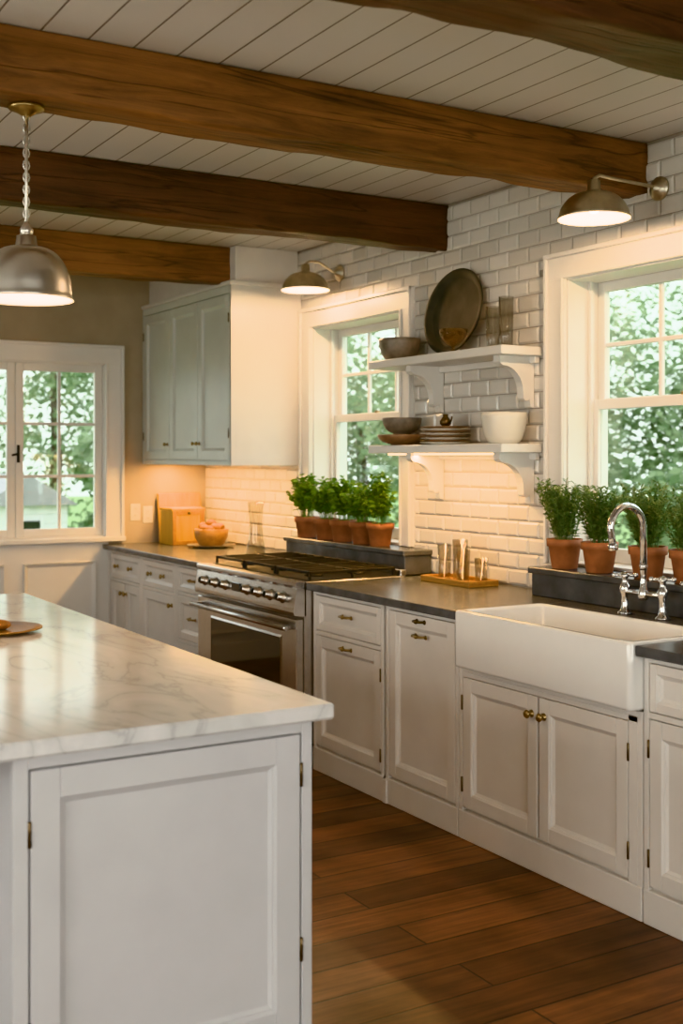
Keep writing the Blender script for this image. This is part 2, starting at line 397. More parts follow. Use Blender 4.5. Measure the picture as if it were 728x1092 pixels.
# ---- windows
def casing(b, f, w, cw=.115, sill=False, d=.16, dn=0):
    u0, u1, v0, v1 = w
    for a, c in ((u0-cw, u0+.004), (u1-.004, u1+cw)):
        f.box(b, a, c, v0-dn, v1, 0, .026, M_trim, .004)
    for a, c in ((u0-cw, u0-cw+.022), (u1+cw-.022, u1+cw)): f.box(b, a, c, v0-dn, v1+cw, .026, .044, M_trim, .004)
    for a, c in ((u0-.014, u0+.004), (u1-.004, u1+.014)): f.box(b, a, c, v0, v1, .026, .034, M_trim, .003)
    f.box(b, u0-cw, u1+cw, v1-.004, v1+cw, 0, .026, M_trim, .004)
    f.box(b, u0-cw, u1+cw, v1+cw-.022, v1+cw, .026, .046, M_trim, .004)
    f.box(b, u0, u0+.012, v0, v1, -d-.08, .002, M_trim); f.box(b, u1-.012, u1, v0, v1, -d-.08, .002, M_trim)
    f.box(b, u0, u1, v1-.012, v1, -d-.08, .002, M_trim); f.box(b, u0, u1, v0-.0, v0+.014, -d-.08, .002, M_trim)
def sash(b, f, u0, u1, v0, v1, n, st, cols, rows, bot=None, mun=.02):
    bot = bot or st; t = .035
    f.box(b, u0, u0+st, v0, v1, n, n+t, M_trim, .003); f.box(b, u1-st, u1, v0, v1, n, n+t, M_trim, .003)
    f.box(b, u0+st, u1-st, v0, v0+bot, n, n+t, M_trim, .003); f.box(b, u0+st, u1-st, v1-st, v1, n, n+t, M_trim, .003)
    a0, a1, c0, c1 = u0+st, u1-st, v0+bot, v1-st
    for i in range(1, cols):
        x = a0+(a1-a0)*i/cols; f.box(b, x-mun/2, x+mun/2, c0, c1, n+.006, n+t-.006, M_trim, .004)
    for i in range(1, rows):
        z = c0+(c1-c0)*i/rows; f.box(b, a0, a1, z-mun/2, z+mun/2, n+.0055, n+t-.0065, M_trim, .004)
    f.box(b, a0, a1, c0, c1, n+.015, n+.018, M_pane, 0)
def double_hung(name, f, w, mid, d=.16):
    b = B(); casing(b, f, w, d=d); u0, u1, v0, v1 = w
    u0 += .012; u1 -= .012; v0 += .014; v1 -= .012
    sash(b, f, u0, u1, mid-.02, v1, -d-.05, .045, 3, 2)
    sash(b, f, u0, u1, v0, mid+.02, -d-.01, .045, 1, 1, .065)
    f.box(b, u0, u0+.02, v0, v1, -d-.005+.03, -d+.045, M_trim); f.box(b, u1-.02, u1, v0, v1, -d+.025, -d+.045, M_trim)
    b.cyl(f.P((u0+u1)/2, mid+.02, -d+.01), f.P((u0+u1)/2, mid+.035, -d+.01), .015, M_brass, 12)
    return b.done(name)
double_hung('window_1', FR, RW, 1.78); double_hung('window_2', FR, LW, 1.78)
b = B(); casing(b, FF, FW, .13, d=.05)
mx = 2.19
sash(b, FF, FW[0]+.012, mx-.002, FW[2]+.014, FW[3]-.012, -.06, .055, 2, 3, mun=.022)
sash(b, FF, mx+.002, FW[1]-.012, FW[2]+.014, FW[3]-.012, -.06, .055, 2, 3, mun=.022)
FF.box(b, FW[0]-.13, FW[1]+.13, FW[2]-.03, FW[2]+.004, .0, .075, M_trim, .006)
b.cyl(FF.P(mx+.02, 1.50, -.02), FF.P(mx+.02, 1.62, -.02), .010, M_iron, 10); b.cyl(FF.P(mx+.02, 1.56, -.02), FF.P(mx-.03, 1.55, .012), .007, M_iron, 10)
b.done('window_3')
for i, w in enumerate(BW):
    b = B(); casing(b, FB, w, .11, d=.08); sash(b, FB, w[0]+.012, w[1]-.012, w[2]+.014, w[3]-.012, -.1, .05, 4, 3); b.done('window_%d' % (4+i))
for i, w in enumerate(SW):
    b = B(); casing(b, FL, w, .11, d=.08); sash(b, FL, w[0]+.012, w[1]-.012, w[2]+.014, w[3]-.012, -.1, .05, 4, 3); b.done('window_%d' % (6+i))
b = B()
FF.box(b, LX, 2.84, .0, .94, 0, .012, M_trim, 0)
FF.box(b, LX, 2.84, 0, .14, .012, .028, M_trim, .004)
for u0, u1 in ((.35, .85), (.95, 1.40), (1.58, 2.10), (2.24, 2.74)):
    FF.ring(b, u0, u1, .22, .80, .034, .014, .024, M_trim); FF.ring(b, u0-.006, u1+.006, .214, .806, .012, .034, .006, M_trim)
b.done('trim_1')
b = B(); FF.box(b, 2.83, 2.95, .94, .965, 0, .03, M_trim); b.done('trim_2')

# ---- beams
def beam(y0, y1, z0, m, seed, x0=LX, x1=WX):
    b = B(); n = 150; z1 = CEIL-.001; cy = (y0+y1)/2; cz = (z0+z1)/2; hy = (y1-y0)/2; hz = (z1-z0)/2
    sec = []
    K = 8; r = .014
    for (sy, sz, a0) in ((1, 1, 0), (-1, 1, 90), (-1, -1, 180), (1, -1, 270)):
        for k in range(4):
            a = math.radians(a0+k*30); sec.append((sy*(hy-r)+r*math.cos(a), sz*(hz-r)+r*math.sin(a)))
        nx = {0: (-1, 1), 90: (-1, -1), 180: (1, -1), 270: (1, 1)}[a0]
        p = sec[-1]; q = (nx[0]*(hy-(r if a0 in (0, 180) else 0)), nx[1]*(hz-(r if a0 in (90, 270) else 0)))
        for k in range(1, K): sec.append((p[0]+(q[0]-p[0])*k/K, p[1]+(q[1]-p[1])*k/K))
    L = len(sec); vs = []
    for i in range(n+1):
        x = x0+(x1-x0)*i/n
        for (a, c) in sec:
            nv = noise.noise(Vector((x*1.3+seed, a*9, c*9+seed)))*.012+noise.noise(Vector((x*6+seed, a*26, c*26)))*.007
            e = 1 if (abs(a) > hy*.85 and c < -hz*.85) else 0
            nv -= e*max(0, noise.noise(Vector((x*4.+seed*2, seed, 0))))*.02
            if c > hz*.9: nv = 0
            k = 1+nv/.11
            vs.append((x, cy+a*k, cz+(c*k if c < 0 else c)))
    fs = [[i*L+k, i*L+(k+1) % L, (i+1)*L+(k+1) % L, (i+1)*L+k] for i in range(n) for k in range(L)]
    fs += [list(range(L)), [n*L+k for k in range(L)]]
    b.add(vs, fs, m, True); return b.done('ceiling_beam')
beam(2.20, 2.42, 2.63, M_beamB, 3); beam(3.57, 3.76, 2.64, M_beamA, 11)
beam(4.98, 5.15, 2.62, M_beamB, 23); beam(6.68, 6.84, 2.62, M_beamA, 31)
beam(.85, 1.05, 2.64, M_beamA, 41)

# ---- base cabinets
FC = F('x-', KX+.02)
def base(name, u0, u1, parts, m=M_paint, z1=.884, foot=False):
    b = B()
    b.box(KX+.02, WX-.005, u0, u1, .02, z1, m, 0)
    fs = .022
    FC.box(b, u0, u0+fs, .10, z1, 0, .020, m); FC.box(b, u1-fs, u1, .10, z1, 0, .020, m)
    FC.box(b, u0+fs, u1-fs, z1-.02, z1, 0, .020, m)
    FC.box(b, u0, u1, 0.0, .115, -.012, .024, m, .003)
    for p in parts:
        k, a, c, v0, v1, h = p
        g = .0035
        door(b, FC, a+g, c-g, v0+g, v1-g, m, .055 if k == 'door' else (.032 if v1-v0 < .2 else .045))
        for hh in h:
            if hh[0] == 'k': knob(b, FC, hh[1], hh[2], .020 if len(hh) < 4 else hh[3])
            elif hh[0] == 'p': cup_pull(b, FC, hh[1], hh[2], .020)
            elif hh[0] == 'h': hinge(b, FC, hh[1], hh[2], .021)
    return b, name
def rails(b, spans, m=M_paint):
    for a, c, v0, v1 in spans: FC.box(b, a, c, v0, v1, 0, .020, m)
b, n = base('base_cabinet', 2.03, 2.835, [('dr', 2.052, 2.813, .70, .864, [('p', 2.43, .78)]), ('door', 2.052, 2.433, .125, .68, [('k', 2.40, .60)]), ('door', 2.437, 2.813, .125, .68, [('k', 2.47, .60), ('h', 2.812, .58), ('h', 2.812, .22)])])
rails(b, [(2.052, 2.813, .68, .70)]); b.done(n)
b, n = base('sink_base_cabinet', 2.840, 3.858, [('door', 2.905, 3.367, .125, .655, [('k', 3.335, .585), ('h', 2.905, .55), ('h', 2.905, .22)]), ('door', 3.371, 3.836, .125, .655, [('k', 3.405, .585), ('h', 3.836, .55), ('h', 3.836, .22)])], z1=.695)
rails(b, [(2.862, 2.905, .115, .675), (2.862, 3.836, .655, .675)]); b.done(n)
b, n = base('pull_out_cabinet', 3.862, 4.405, [('door', 3.884, 4.383, .125, .864, [('p', 4.13, .775)])])
cup_pull(b, FC, 4.13, .838, .020, .028, M_bronze)
b.box(KX-.012, KX+.05, 4.385, 4.42, 0, .105, M_paint, .004); b.done(n)
b, n = base('base_cabinet', 4.425, 5.062, [('dr', 4.447, 5.04, .69, .864, [('p', 4.74, .785)]), ('door', 4.447, 5.04, .125, .67, [('p', 4.74, .635), ('h', 4.447, .56), ('h', 4.447, .2)])])
rails(b, [(4.447, 5.04, .67, .69)]); b.done(n)
b, n = base('drawer_cabinet', 6.285, 6.80, [('dr', 6.307, 6.778, .71, .864, [('p', 6.54, .79)]), ('dr', 6.307, 6.778, .42, .69, [('p', 6.54, .56)]), ('dr', 6.307, 6.778, .125, .40, [('p', 6.54, .27)])])
rails(b, [(6.307, 6.778, .69, .71), (6.307, 6.778, .40, .42)]); b.done(n)
b, n = base('base_cabinet', 6.805, 7.395, [('dr', 6.827, 7.373, .69, .864, [('k', 7.0, .78), ('k', 7.22, .78)]), ('door', 6.827, 7.373, .125, .67, [('k', 6.87, .61)])])
rails(b, [(6.827, 7.373, .67, .69)]); b.done(n)
b, n = base('base_cabinet', 7.40, 8.045, [('dr', 7.422, 7.99, .69, .864, [('k', 7.58, .78), ('k', 7.84, .78)]), ('door', 7.422, 7.704, .125, .67, [('k', 7.67, .60)]), ('door', 7.708, 7.99, .125, .67, [('k', 7.74, .60)])])
rails(b, [(7.422, 7.99, .67, .69)]); b.done(n)

# ---- countertop (soapstone)
CT0, CT1 = .885, .920; CX = 2.80; BX = WX-.010
def counter(segs, name):
    b = B()
    for s in segs: b.box(*s, CT0, CT1, M_stone, .004)
    return b.done(name)
counter([(CX, BX, 2.0, 2.835), (3.245, BX, 2.8355, 3.8245), (CX, BX, 3.825, 5.066)], 'soapstone_countertop')
counter([(CX, BX, 6.282, 8.045)], 'soapstone_countertop')
def ledge(y0, y1):
    b = B(); b.box(3.42, BX, y0, y1, .9205, 1.02, M_stone, .003); b.box(3.405, BX, y0-.012, y1+.012, 1.02, 1.048, M_stone, .004); return b.done('stone_window_ledge')
ledge(2.55, 4.10); ledge(5.12, 6.44)

# ---- farmhouse sink
b = B()
x0, x1, y0, y1, z0, z1 = 2.785, 3.243, 2.838, 3.822, .70, .928
def rrect(x0, x1, y0, y1, r, n=6):
    out = []
    for cx, cy, a0 in ((x1-r, y1-r, 0), (x0+r, y1-r, 90), (x0+r, y0+r, 180), (x1-r, y0+r, 270)):
        for k in range(n+1):
            a = math.radians(a0+90*k/n); out.append((cx+r*math.cos(a), cy+r*math.sin(a)))
    return out
loops = []
def L(ins, z, r): loops.append([(p[0], p[1], z) for p in rrect(x0+ins, x1-ins, y0+ins, y1-ins, max(r, .004))])
L(.012, z0, .012); L(.003, z0+.003, .02); L(0, z0+.012, .022); L(0, z1-.012, .022); L(.003, z1-.003, .02); L(.010, z1, .018)
L(.026, z1, .03); L(.032, z1-.004, .03); L(.035, z1-.012, .03); L(.042, z0+.06, .04); L(.055, z0+.04, .05); L(.09, z0+.032, .05)
vs = [p for l in loops for p in l]; n = len(loops[0])
fs = [[i*n+k, i*n+(k+1) % n, (i+1)*n+(k+1) % n, (i+1)*n+k] for i in range(len(loops)-1) for k in range(n)]
fs += [list(range(n)), [(len(loops)-1)*n+k for k in range(n)]]
b.add(vs, fs, M_sink, True)
b.cyl((3.02, 3.33, z0+.033), (3.02, 3.33, z0+.036), .045, M_steel, 24); b.done('farmhouse_sink')

# ---- bridge faucet
b = B(); fx, fy = 3.335, 3.33
for s in (-.1, .1):
    b.lathe([(0, 0), (.030, 0), (.030, .006), (.020, .014), (.014, .03), (.014, .07), (.019, .085), (.022, .10), (.017, .115), (.012, .12), (.012, .14), (.018, .148), (.018, .158), (.006, .165), (0, .166)], M_chrome, Matrix.Translation((fx, fy+s, .9205)), 20)
    c = Vector((fx, fy+s, .9205+.152))
    for k in range(4):
        a = math.radians(45+90*k); q = c+Vector((math.cos(a)*.042, math.sin(a)*.042, 0)); b.cyl(c, q, .006, M_chrome, 10); b.ball(q, .010, M_chrome, seg=12)
b.cyl((fx, fy-.1, 1.010), (fx, fy+.1, 1.010), .011, M_chrome, 16)
b.lathe([(0, 0), (.018, 0), (.022, .01), (.022, .03), (.016, .045), (.013, .05), (.013, .12), (.016, .125), (.016, .135), (.012, .14)], M_chrome, Matrix.Translation((fx, fy, .985)), 20)
pts = [(fx, fy, 1.10)]
R = .085; zc = 1.265
for k in range(0, 15):
    a = math.radians(k*15*200/210)
    pts.append((fx-R+R*math.cos(a), fy, zc+R*math.sin(a)))
pts.append((pts[-1][0]+.004, fy, pts[-1][2]-.03))
b.tube(pts, .014, M_chrome, 14)
e = pts[-1]; b.cyl(e, (e[0]+.003, e[1], e[2]-.022), .018, M_chrome, 16)
b.lathe([(0, 0), (.024, 0), (.024, .006), (.013, .02), (.013, .05), (.017, .06), (.019, .10), (.022, .13), (.012, .145), (0, .147)], M_chrome, Matrix.Translation((fx+.005, fy-.24, .9205)), 18)
b.cyl((fx+.005, fy-.24, 1.045), (fx-.05, fy-.24, 1.075), .008, M_chrome, 10)
b.done('bridge_faucet')

# ---- range
b = B(); y0, y1 = 5.074, 6.274; fx = 2.775
FG = F('x-', fx)
b.box(fx+.02, 3.40, y0, y1, .12, .905, M_steel, .003)
b.box(fx+.05, 3.38, y0+.02, y1-.02, .0, .12, M_iron, .003)
FG.box(b, y0+.002, y1-.002, .125, .20, -.019, .004, M_steel, .003)
FG.box(b, y0+.004, y1-.004, .212, .742, -.019, .022, M_steel, .005)
FG.box(b, y0+.17, y1-.20, .37, .63, .022, .025, M_black, .001)
FG.ring(b, y0+.155, y1-.185, .355, .645, .0225, .027, .010, M_steel)
FG.box(b, y0+.05, y0+.075, .685, .71, .022, .07, M_steel, .004); FG.box(b, y1-.075, y1-.05, .685, .71, .022, .07, M_steel, .004)
b.cyl(FG.P(y0+.02, .698, .072), FG.P(y1-.02, .698, .072), .0135, M_steel, 16)
prof = [(.0, .755), (.035, .760), (.040, .775), (.040, .79), (.020, .89), (.028, .905), (.028, .918), (.02, .925), (-.03, .925), (-.03, .755)]
b.prism([(p[0], p[1]) for p in prof], y1-y0, M_steel, Matrix(((-1, 0, 0, fx), (0, 0, 1, y0), (0, 1, 0, 0), (0, 0, 0, 1))))
for i in range(8):
    u = y0+.13+(y1-y0-.26)*i/7
    if i == 4: continue
    Mx = Matrix.Translation(FG.P(u, .838, .030)) @ Vector((-1, 0, .2)).to_track_quat('Z', 'Y').to_matrix().to_4x4()
    b.lathe([(0, 0), (.030, 0), (.030, .004), (.023, .007), (.021, .034), (.018, .038), (0, .038)], M_steel, Mx, 20)
    b.lathe([(0, .0381), (.016, .0381), (.016, .040), (0, .040)], M_iron, Mx, 16)
FG.box(b, y0+.13+(y1-y0-.26)*4/7-.05, y0+.13+(y1-y0-.26)*4/7+.05, .815, .862, .024, .036, M_black, .002)
b.box(fx+.01, 3.40, y0+.003, y1-.003, .905, .922, M_steel, .003)
b.box(fx+.055, 3.37, y0+.03, y1-.03, .922, .926, M_iron, .001)
b.box(3.365, 3.40, y0+.003, y1-.003, .922, .955, M_steel, .003)
w = (y1-y0-.08)/3
for k in range(3):
    a = y0+.04+k*w; c = a+w-.012; xa, xb = fx+.07, 3.355; z = .965
    def bar(p, q): b.box(p[0], q[0], p[1], q[1], z-.010, z+.004, M_iron, .002)
    t = .012
    bar((xa, a), (xb, a+t)); bar((xa, c-t), (xb, c)); bar((xa, a), (xa+t, c)); bar((xb-t, a), (xb, c)); bar(((xa+xb)/2-t/2, a), ((xa+xb)/2+t/2, c))
    bar((xa, (a+c)/2-t/2), (xb, (a+c)/2+t/2))
    bar((xa, a+(c-a)*.25), (xb, a+(c-a)*.25+t*.8)); bar((xa, a+(c-a)*.75-t*.8), (xb, a+(c-a)*.75))
    for px in (xa+t/2, xb-t/2, (xa+xb)/2):
        for py in (a+t/2, c-t/2): b.box(px-.006, px+.006, py-.006, py+.006, .926, z-.005, M_iron, .001)
    for px in ((xa*3+xb)/4, (xa+3*xb)/4):
        b.lathe([(0, 0), (.05, 0), (.048, .008), (.034, .012), (.034, .018), (0, .02)], M_iron, Matrix.Translation((px, (a+c)/2, .926)), 20)
b.done('kitchen_range')

# ---- upper cabinets
b = B(); UX = 3.10; FU = F('x-', UX+.02); y0, y1, z0, z1 = 6.56, 8.045, 1.485, 2.60
b.box(UX+.02, BX, y0, y1, z0+.02, z1, M_paint, .001)
b.box(UX, UX+.022, y0, y0+.03, z0, z1, M_sage); b.box(UX, UX+.022, y1-.02, y1, z0, z1, M_sage)
b.box(UX, UX+.022, y0+.03, y1-.02, z1-.05, z1, M_sage); b.box(UX, UX+.022, y0+.03, y1-.02, z0, z0+.03, M_sage)
b.box(UX, BX, y0-.002, y0+.012, z0, z1, M_paint, .001)
dw = (y1-.02-y0-.03)/3
for k in range(3):
    a = y0+.03+k*dw; door(b, FU, a+.003, a+dw-.003, z0+.034, z1-.054, M_sage, .06)
    hk = {0: a+dw-.03, 1: a+.03, 2: a+.03}[k]; knob(b, FU, hk, z0+.14, .02, r=.013)
for k in (0, 2):
    hinge(b, FU, y0+.032+ (0 if k == 0 else 3*dw-.004), z0+.2, .021); hinge(b, FU, y0+.032+(0 if k == 0 else 3*dw-.004), z1-.2, .021)
b.box(UX-.012, BX, y0-.014, y1, z1, z1+.025, M_paint, .004)
b.box(UX+.05, BX, y0+.04, y1, z1+.025, CEIL-.002, M_paint, .002)
b.box(UX+.09, UX+.13, y0+.08, y1-.08, z0+.010, z0+.020, M_led, .001)
b.done('upper_cabinet')

# ---- shelves
def shelf(y0, y1, z):
    b = B(); b.box(3.35, BX, y0, y1, z-.042, z, M_trim, .004)
    b.box(3.562, BX, y0+.02, y1-.14, z-.075, z-.042, M_trim, .003)
    for yy in (y0+.06, y1-.36):
        poly = [(0, 0), (.205, 0), (.205, -.03), (.185, -.045)]
        for k in range(9):
            a = math.radians(90*k/8); poly.append((.185-.12*math.sin(a)-.0, -.165+.12*math.cos(a)))
        for k in range(1, 7):
            a = math.radians(180*k/7); poly.append((.045+.020*math.cos(a), -.185-.022*math.sin(a)+.0))
        poly += [(.02, -.235), (0, -.24)]
        b.prism(poly, .045, M_trim, Matrix(((-1, 0, 0, BX-.001), (0, 0, 1, yy), (0, 1, 0, z-.042), (0, 0, 0, 1))))
    return b
b = shelf(4.225, 5.37, 2.05); b.done('wall_shelf')
b = shelf(4.225, 5.37, 1.60); b.box(3.40, 3.43, 4.35, 5.25, 1.548, 1.557, M_led, .001); b.done('wall_shelf')

def T(x, y, z): return Matrix.Translation((x, y, z))
def bowl(name, x, y, z, r, h, m, foot=.45, t=.005, M=None):
    b = B(); pr = [(0, .0), (r*foot, 0), (r*foot, .006)]
    for k in range(1, 9):
        a = k/8; pr.append((r*(foot+(1-foot)*math.sin(a*math.pi/2)**.9), .006+(h-.006)*(1-math.cos(a*math.pi/2))**.85))
    pr.append((r-t/2, h+.001)); 
    for k in range(8, 0, -1):
        a = k/8; pr.append((max(0, r*(foot+(1-foot)*math.sin(a*math.pi/2)**.9)-t), .006+t+(h-.006-t)*(1-math.cos(a*math.pi/2))**.85))
    pr.append((0, .006+t))
    b.lathe(pr, m, T(x, y, z) if M is None else M, 40); return b.done(name)
def tumbler(b, x, y, z, r, h, m=M_glass):
    b.lathe([(0, 0), (r*.82, 0), (r*.86, .003), (r, h), (r-.0025, h), (r*.84-.002, .012), (0, .010)], m, T(x, y, z), 24)
ZU = 2.0505; ZL = 1.6005
bowl('patterned_bowl', 3.46, 5.23, ZU, .112, .115, M_greyc, .62)
b = B(); Mt = T(3.525, 4.86, ZU+.003) @ Matrix.Rotation(math.radians(10), 4, 'Y') @ T(0, 0, .225) @ Matrix.Rotation(math.radians(-90), 4, 'Y')
pr = [(0, 0), (.78, 0), (.80, .0005), (.84, .012), (.88, .020), (.90, .022), (.97, .024), (1.0, .025), (1.0, .030), (.96, .030), (.88, .025), (.82, .008), (.79, .0065), (0, .006)]
vs = []; fs = []; seg = 64
for i in range(seg):
    a = 2*math.pi*i/seg
    for r, z in pr: vs.append((r*.222*math.cos(a), r*.245*math.sin(a), z))
n = len(pr); fs = [[i*n+k, ((i+1) % seg)*n+k, ((i+1) % seg)*n+k+1, i*n+k+1] for i in range(seg) for k in range(n-1)]
b.add(vs, fs, M_pewter, True, Mt); b.done('oval_serving_tray')
b = B(); b.lathe([(0, 0), (.035, 0), (.035, .004), (.008, .012), (.008, .03), (.035, .045), (.066, .08), (.072, .115), (.069, .115), (.062, .08), (.03, .05), (0, .045)], M_amber, T(3.425, 4.70, ZU), 32); b.done('glass_dessert_bowl')
for yy, hh in ((4.33, .235), (4.43, .20)):
    b = B(); tumbler(b, 3.46, yy, ZU, .036, hh); b.done('tall_drinking_glass')
bowl('serving_bowl', 3.455, 5.20, ZL, .13, .055, M_brownc, .45)
bowl('mixing_bowl', 3.455, 5.20, ZL+.0585, .105, .085, M_greyc, .45)
b = B()
for k in range(8):
    rr = .130-.002*(k % 3)
    b.lathe([(0, 0), (rr*.6, 0), (rr*.62, .004), (rr, .009), (rr, .011), (rr*.62, .0075), (0, .007)], M_brownc if k % 2 else M_white, T(3.455+random.uniform(-.003, .003), 4.81, ZL+k*.0112), 40)
b.done('plate_stack')
b = B(); b.lathe([(0, 0), (.018, 0), (.028, .012), (.030, .025), (.018, .042), (.012, .05), (.016, .06), (.010, .06), (0, .05)], M_bronze, T(3.45, 4.80, ZL+.092), 20)
b.tube([(3.45, 4.772, ZL+.105), (3.45, 4.75, ZL+.12), (3.45, 4.745, ZL+.14)], .004, M_bronze, 8); b.done('cream_pitcher')
bowl('white_ceramic_bowl', 3.47, 4.36, ZL, .108, .145, M_white, .62, .006)

# ---- potted herbs
def plant(name, x, y, z, pr_, ph, kind, H, R, nst, seed):
    rd = random.Random(seed); b = B(); r = pr_
    b.lathe([(0, 0), (r*.68, 0), (r*.72, .004), (r*.90, ph*.74), (r*1.0, ph*.75), (r*1.02, ph), (r*.92, ph), (r*.90, ph*.9)], M_terra, T(x, y, z), 28)
    b.lathe([(0, ph*.92), (r*.91, ph*.88)], M_soil, T(x, y, z), 20)
    LM = M_basil if kind == 'basil' else M_rose
    def leaf(p, d, L, W):
        d = d.normalized(); s = d.cross(Vector((0, 0, 1)))
        if s.length < .1: s = Vector((1, 0, 0))
        s.normalize(); s = (Matrix.Rotation(rd.uniform(-.8, .8), 3, d) @ s); u = s.cross(d).normalized()
        a = p; m1 = p+d*L*.45; t = p+d*L-u*L*.12
        up = u*W*.25
        vs = [a, m1-s*W/2+up, m1, m1+s*W/2+up, p+d*L*.8-s*W*.32+up*.4, p+d*L*.8+s*W*.32+up*.4, t, p+d*L*.8]
        b.add(vs, [[0, 2, 1], [0, 3, 2], [1, 2, 7, 4], [2, 3, 5, 7], [4, 7, 6], [7, 5, 6]], LM, True)
    for i in range(nst):
        a = rd.uniform(0, 6.283); q = rd.random()**.5; base = Vector((x+math.cos(a)*r*.5*q, y+math.sin(a)*r*.5*q, z+ph*.9))
        hh = H*rd.uniform(.55, 1.0)*(1-.25*q*q if kind == 'basil' else 1)
        cxs = math.cos(a)*(.35 if math.cos(a) > 0 else 1)
        top = Vector((x+cxs*R*q*rd.uniform(.6, 1), y+math.sin(a)*R*q*rd.uniform(.6, 1), z+ph*.9+hh))
        mid = (base+top)/2+Vector((rd.uniform(-.01, .01), rd.uniform(-.01, .01), hh*.08))
        b.tube([base, mid, top], .0013, LM, 4)
        if kind == 'basil':
            for k in range(9):
                f = .3+.7*k/8; p = base.lerp(mid, f*2) if f < .5 else mid.lerp(top, f*2-1)
                for m_ in range(2):
                    aa = rd.uniform(0, 6.283); leaf(p, Vector((math.cos(aa), math.sin(aa), rd.uniform(-.1, .7))), rd.uniform(.028, .050), rd.uniform(.022, .034))
        else:
            for k in range(18):
                f = .12+.88*k/17; p = base.lerp(mid, f*2) if f < .5 else mid.lerp(top, f*2-1)
                for m_ in range(3):
                    aa = rd.uniform(0, 6.283); leaf(p, Vector((math.cos(aa), math.sin(aa), rd.uniform(.1, 1.1))), rd.uniform(.018, .034), .0085)
    return b.done(name, recalc=False)
for i, (yy, hh) in enumerate(((6.30, .29), (6.06, .25), (5.87, .27), (5.65, .25), (5.47, .29))):
    plant('potted_basil', 3.49, yy, 1.0485, .078, .125, 'basil', hh, .14, 34, 50+i)
for i, (yy, hh) in enumerate(((3.96, .28), (3.74, .24), (3.46, .27), (3.24, .25))):
    plant('potted_rosemary', 3.49, yy, 1.0485, .078, .13, 'rose', hh, .165, 46, 80+i)

# ---- items on counter
b = B(); tx, ty = 3.43, 4.66
b.box(tx-.09, tx+.09, ty-.20, ty+.20, .9205, .932, M_tray, .003)
for s in (-1, 1):
    b.box(tx-.09, tx+.09, ty+s*.194-.006, ty+s*.194+.006, .932, .950, M_tray, .003); b.box(tx+s*.084-.006, tx+s*.084+.006, ty-.188, ty+.188, .932, .950, M_tray, .003)
b.done('wooden_serving_tray')
for (dx, dy, r, h) in ((0, .12, .036, .17), (.03, .03, .040, .20), (-.02, -.06, .036, .16), (.03, -.14, .034, .12)):
    b = B(); tumbler(b, tx+dx, ty+dy, .9325, r, h); b.done('drinking_glass')
b = B(); Mx = T(3.37, 7.965, .9205) @ Matrix.Rotation(math.radians(-7), 4, 'X'); b.box(-.17, .17, 0, .020, 0, .36, M_board, .008, Mx); b.done('cutting_board')
# wooden bread box with framed front and hinged lid
b = B(); bx0, bx1, by0, by1, bz0, bz1 = 3.17, 3.41, 7.66, 7.88, .9205, 1.18
b.box(bx0, bx1, by0, by1, bz0, bz1-.02, M_board, .004); b.box(bx0-.008, bx1+.008, by0-.008, by1, bz1-.02, bz1, M_board, .004)
FX = F('y-', by0)
for (u0, u1, v0, v1) in ((bx0, bx0+.03, bz0, bz1-.02), (bx1-.03, bx1, bz0, bz1-.02), (bx0+.03, bx1-.03, bz0, bz0+.03), (bx0+.03, bx1-.03, bz1-.05, bz1-.02)): FX.box(b, u0, u1, v0, v1, 0, .008, M_tray, .002)
knob(b, FX, (bx0+bx1)/2, bz1-.035, .008, M_bronze, .010); b.done('wooden_bread_box')
b = B(); b.lathe([(0, 0), (.09, 0), (.10, .005), (.165, .016), (.165, .020), (.10, .010), (0, .008)], M_greyc, T(3.34, 7.38, .9205), 36); b.done('serving_plate')
b = B(); c = (3.34, 7.38, .9305)
b.lathe([(0, 0), (.07, 0), (.085, .01), (.112, .06), (.120, .115), (.112, .118), (.103, .10), (.06, .02), (0, .02)], M_tray, T(*c), 32)
for k in range(9):
    a = k*2.4; q = .055 if k else 0; b.ball((c[0]+math.cos(a)*q, c[1]+math.sin(a)*q, c[2]+.112+random.uniform(0, .02)), .036, M_bread, (1, 1.25, .8), 14)
b.ball((c[0], c[1], c[2]+.155), .034, M_bread, (1.1, 1.2, .8), 14)
b.done('bread_bowl')
b = B(); b.lathe([(0, 0), (.062, 0), (.066, .004), (.050, .10), (.040, .22), (.050, .31), (.058, .335), (.055, .335), (.047, .31), (.037, .22), (.046, .10), (.058, .012), (0, .010)], M_glass, T(3.30, 6.62, .9205), 32); b.done('glass_vase')
for xx, zz in ((3.045, 1.14), (3.14, 1.12)):
    b = B(); FF.box(b, xx-.037, xx+.037, zz-.06, zz+.06, 0, .006, M_plastic, .003)
    for s in (-.024, .024): FF.box(b, xx-.016, xx+.016, zz+s-.014, zz+s+.014, .006, .008, M_plastic, .002); FF.box(b, xx-.007, xx-.005, zz+s-.005, zz+s+.006, .008, .0085, M_iron, 0); FF.box(b, xx+.005, xx+.007, zz+s-.005, zz+s+.006, .008, .0085, M_iron, 0)
    b.done('electrical_outlet')

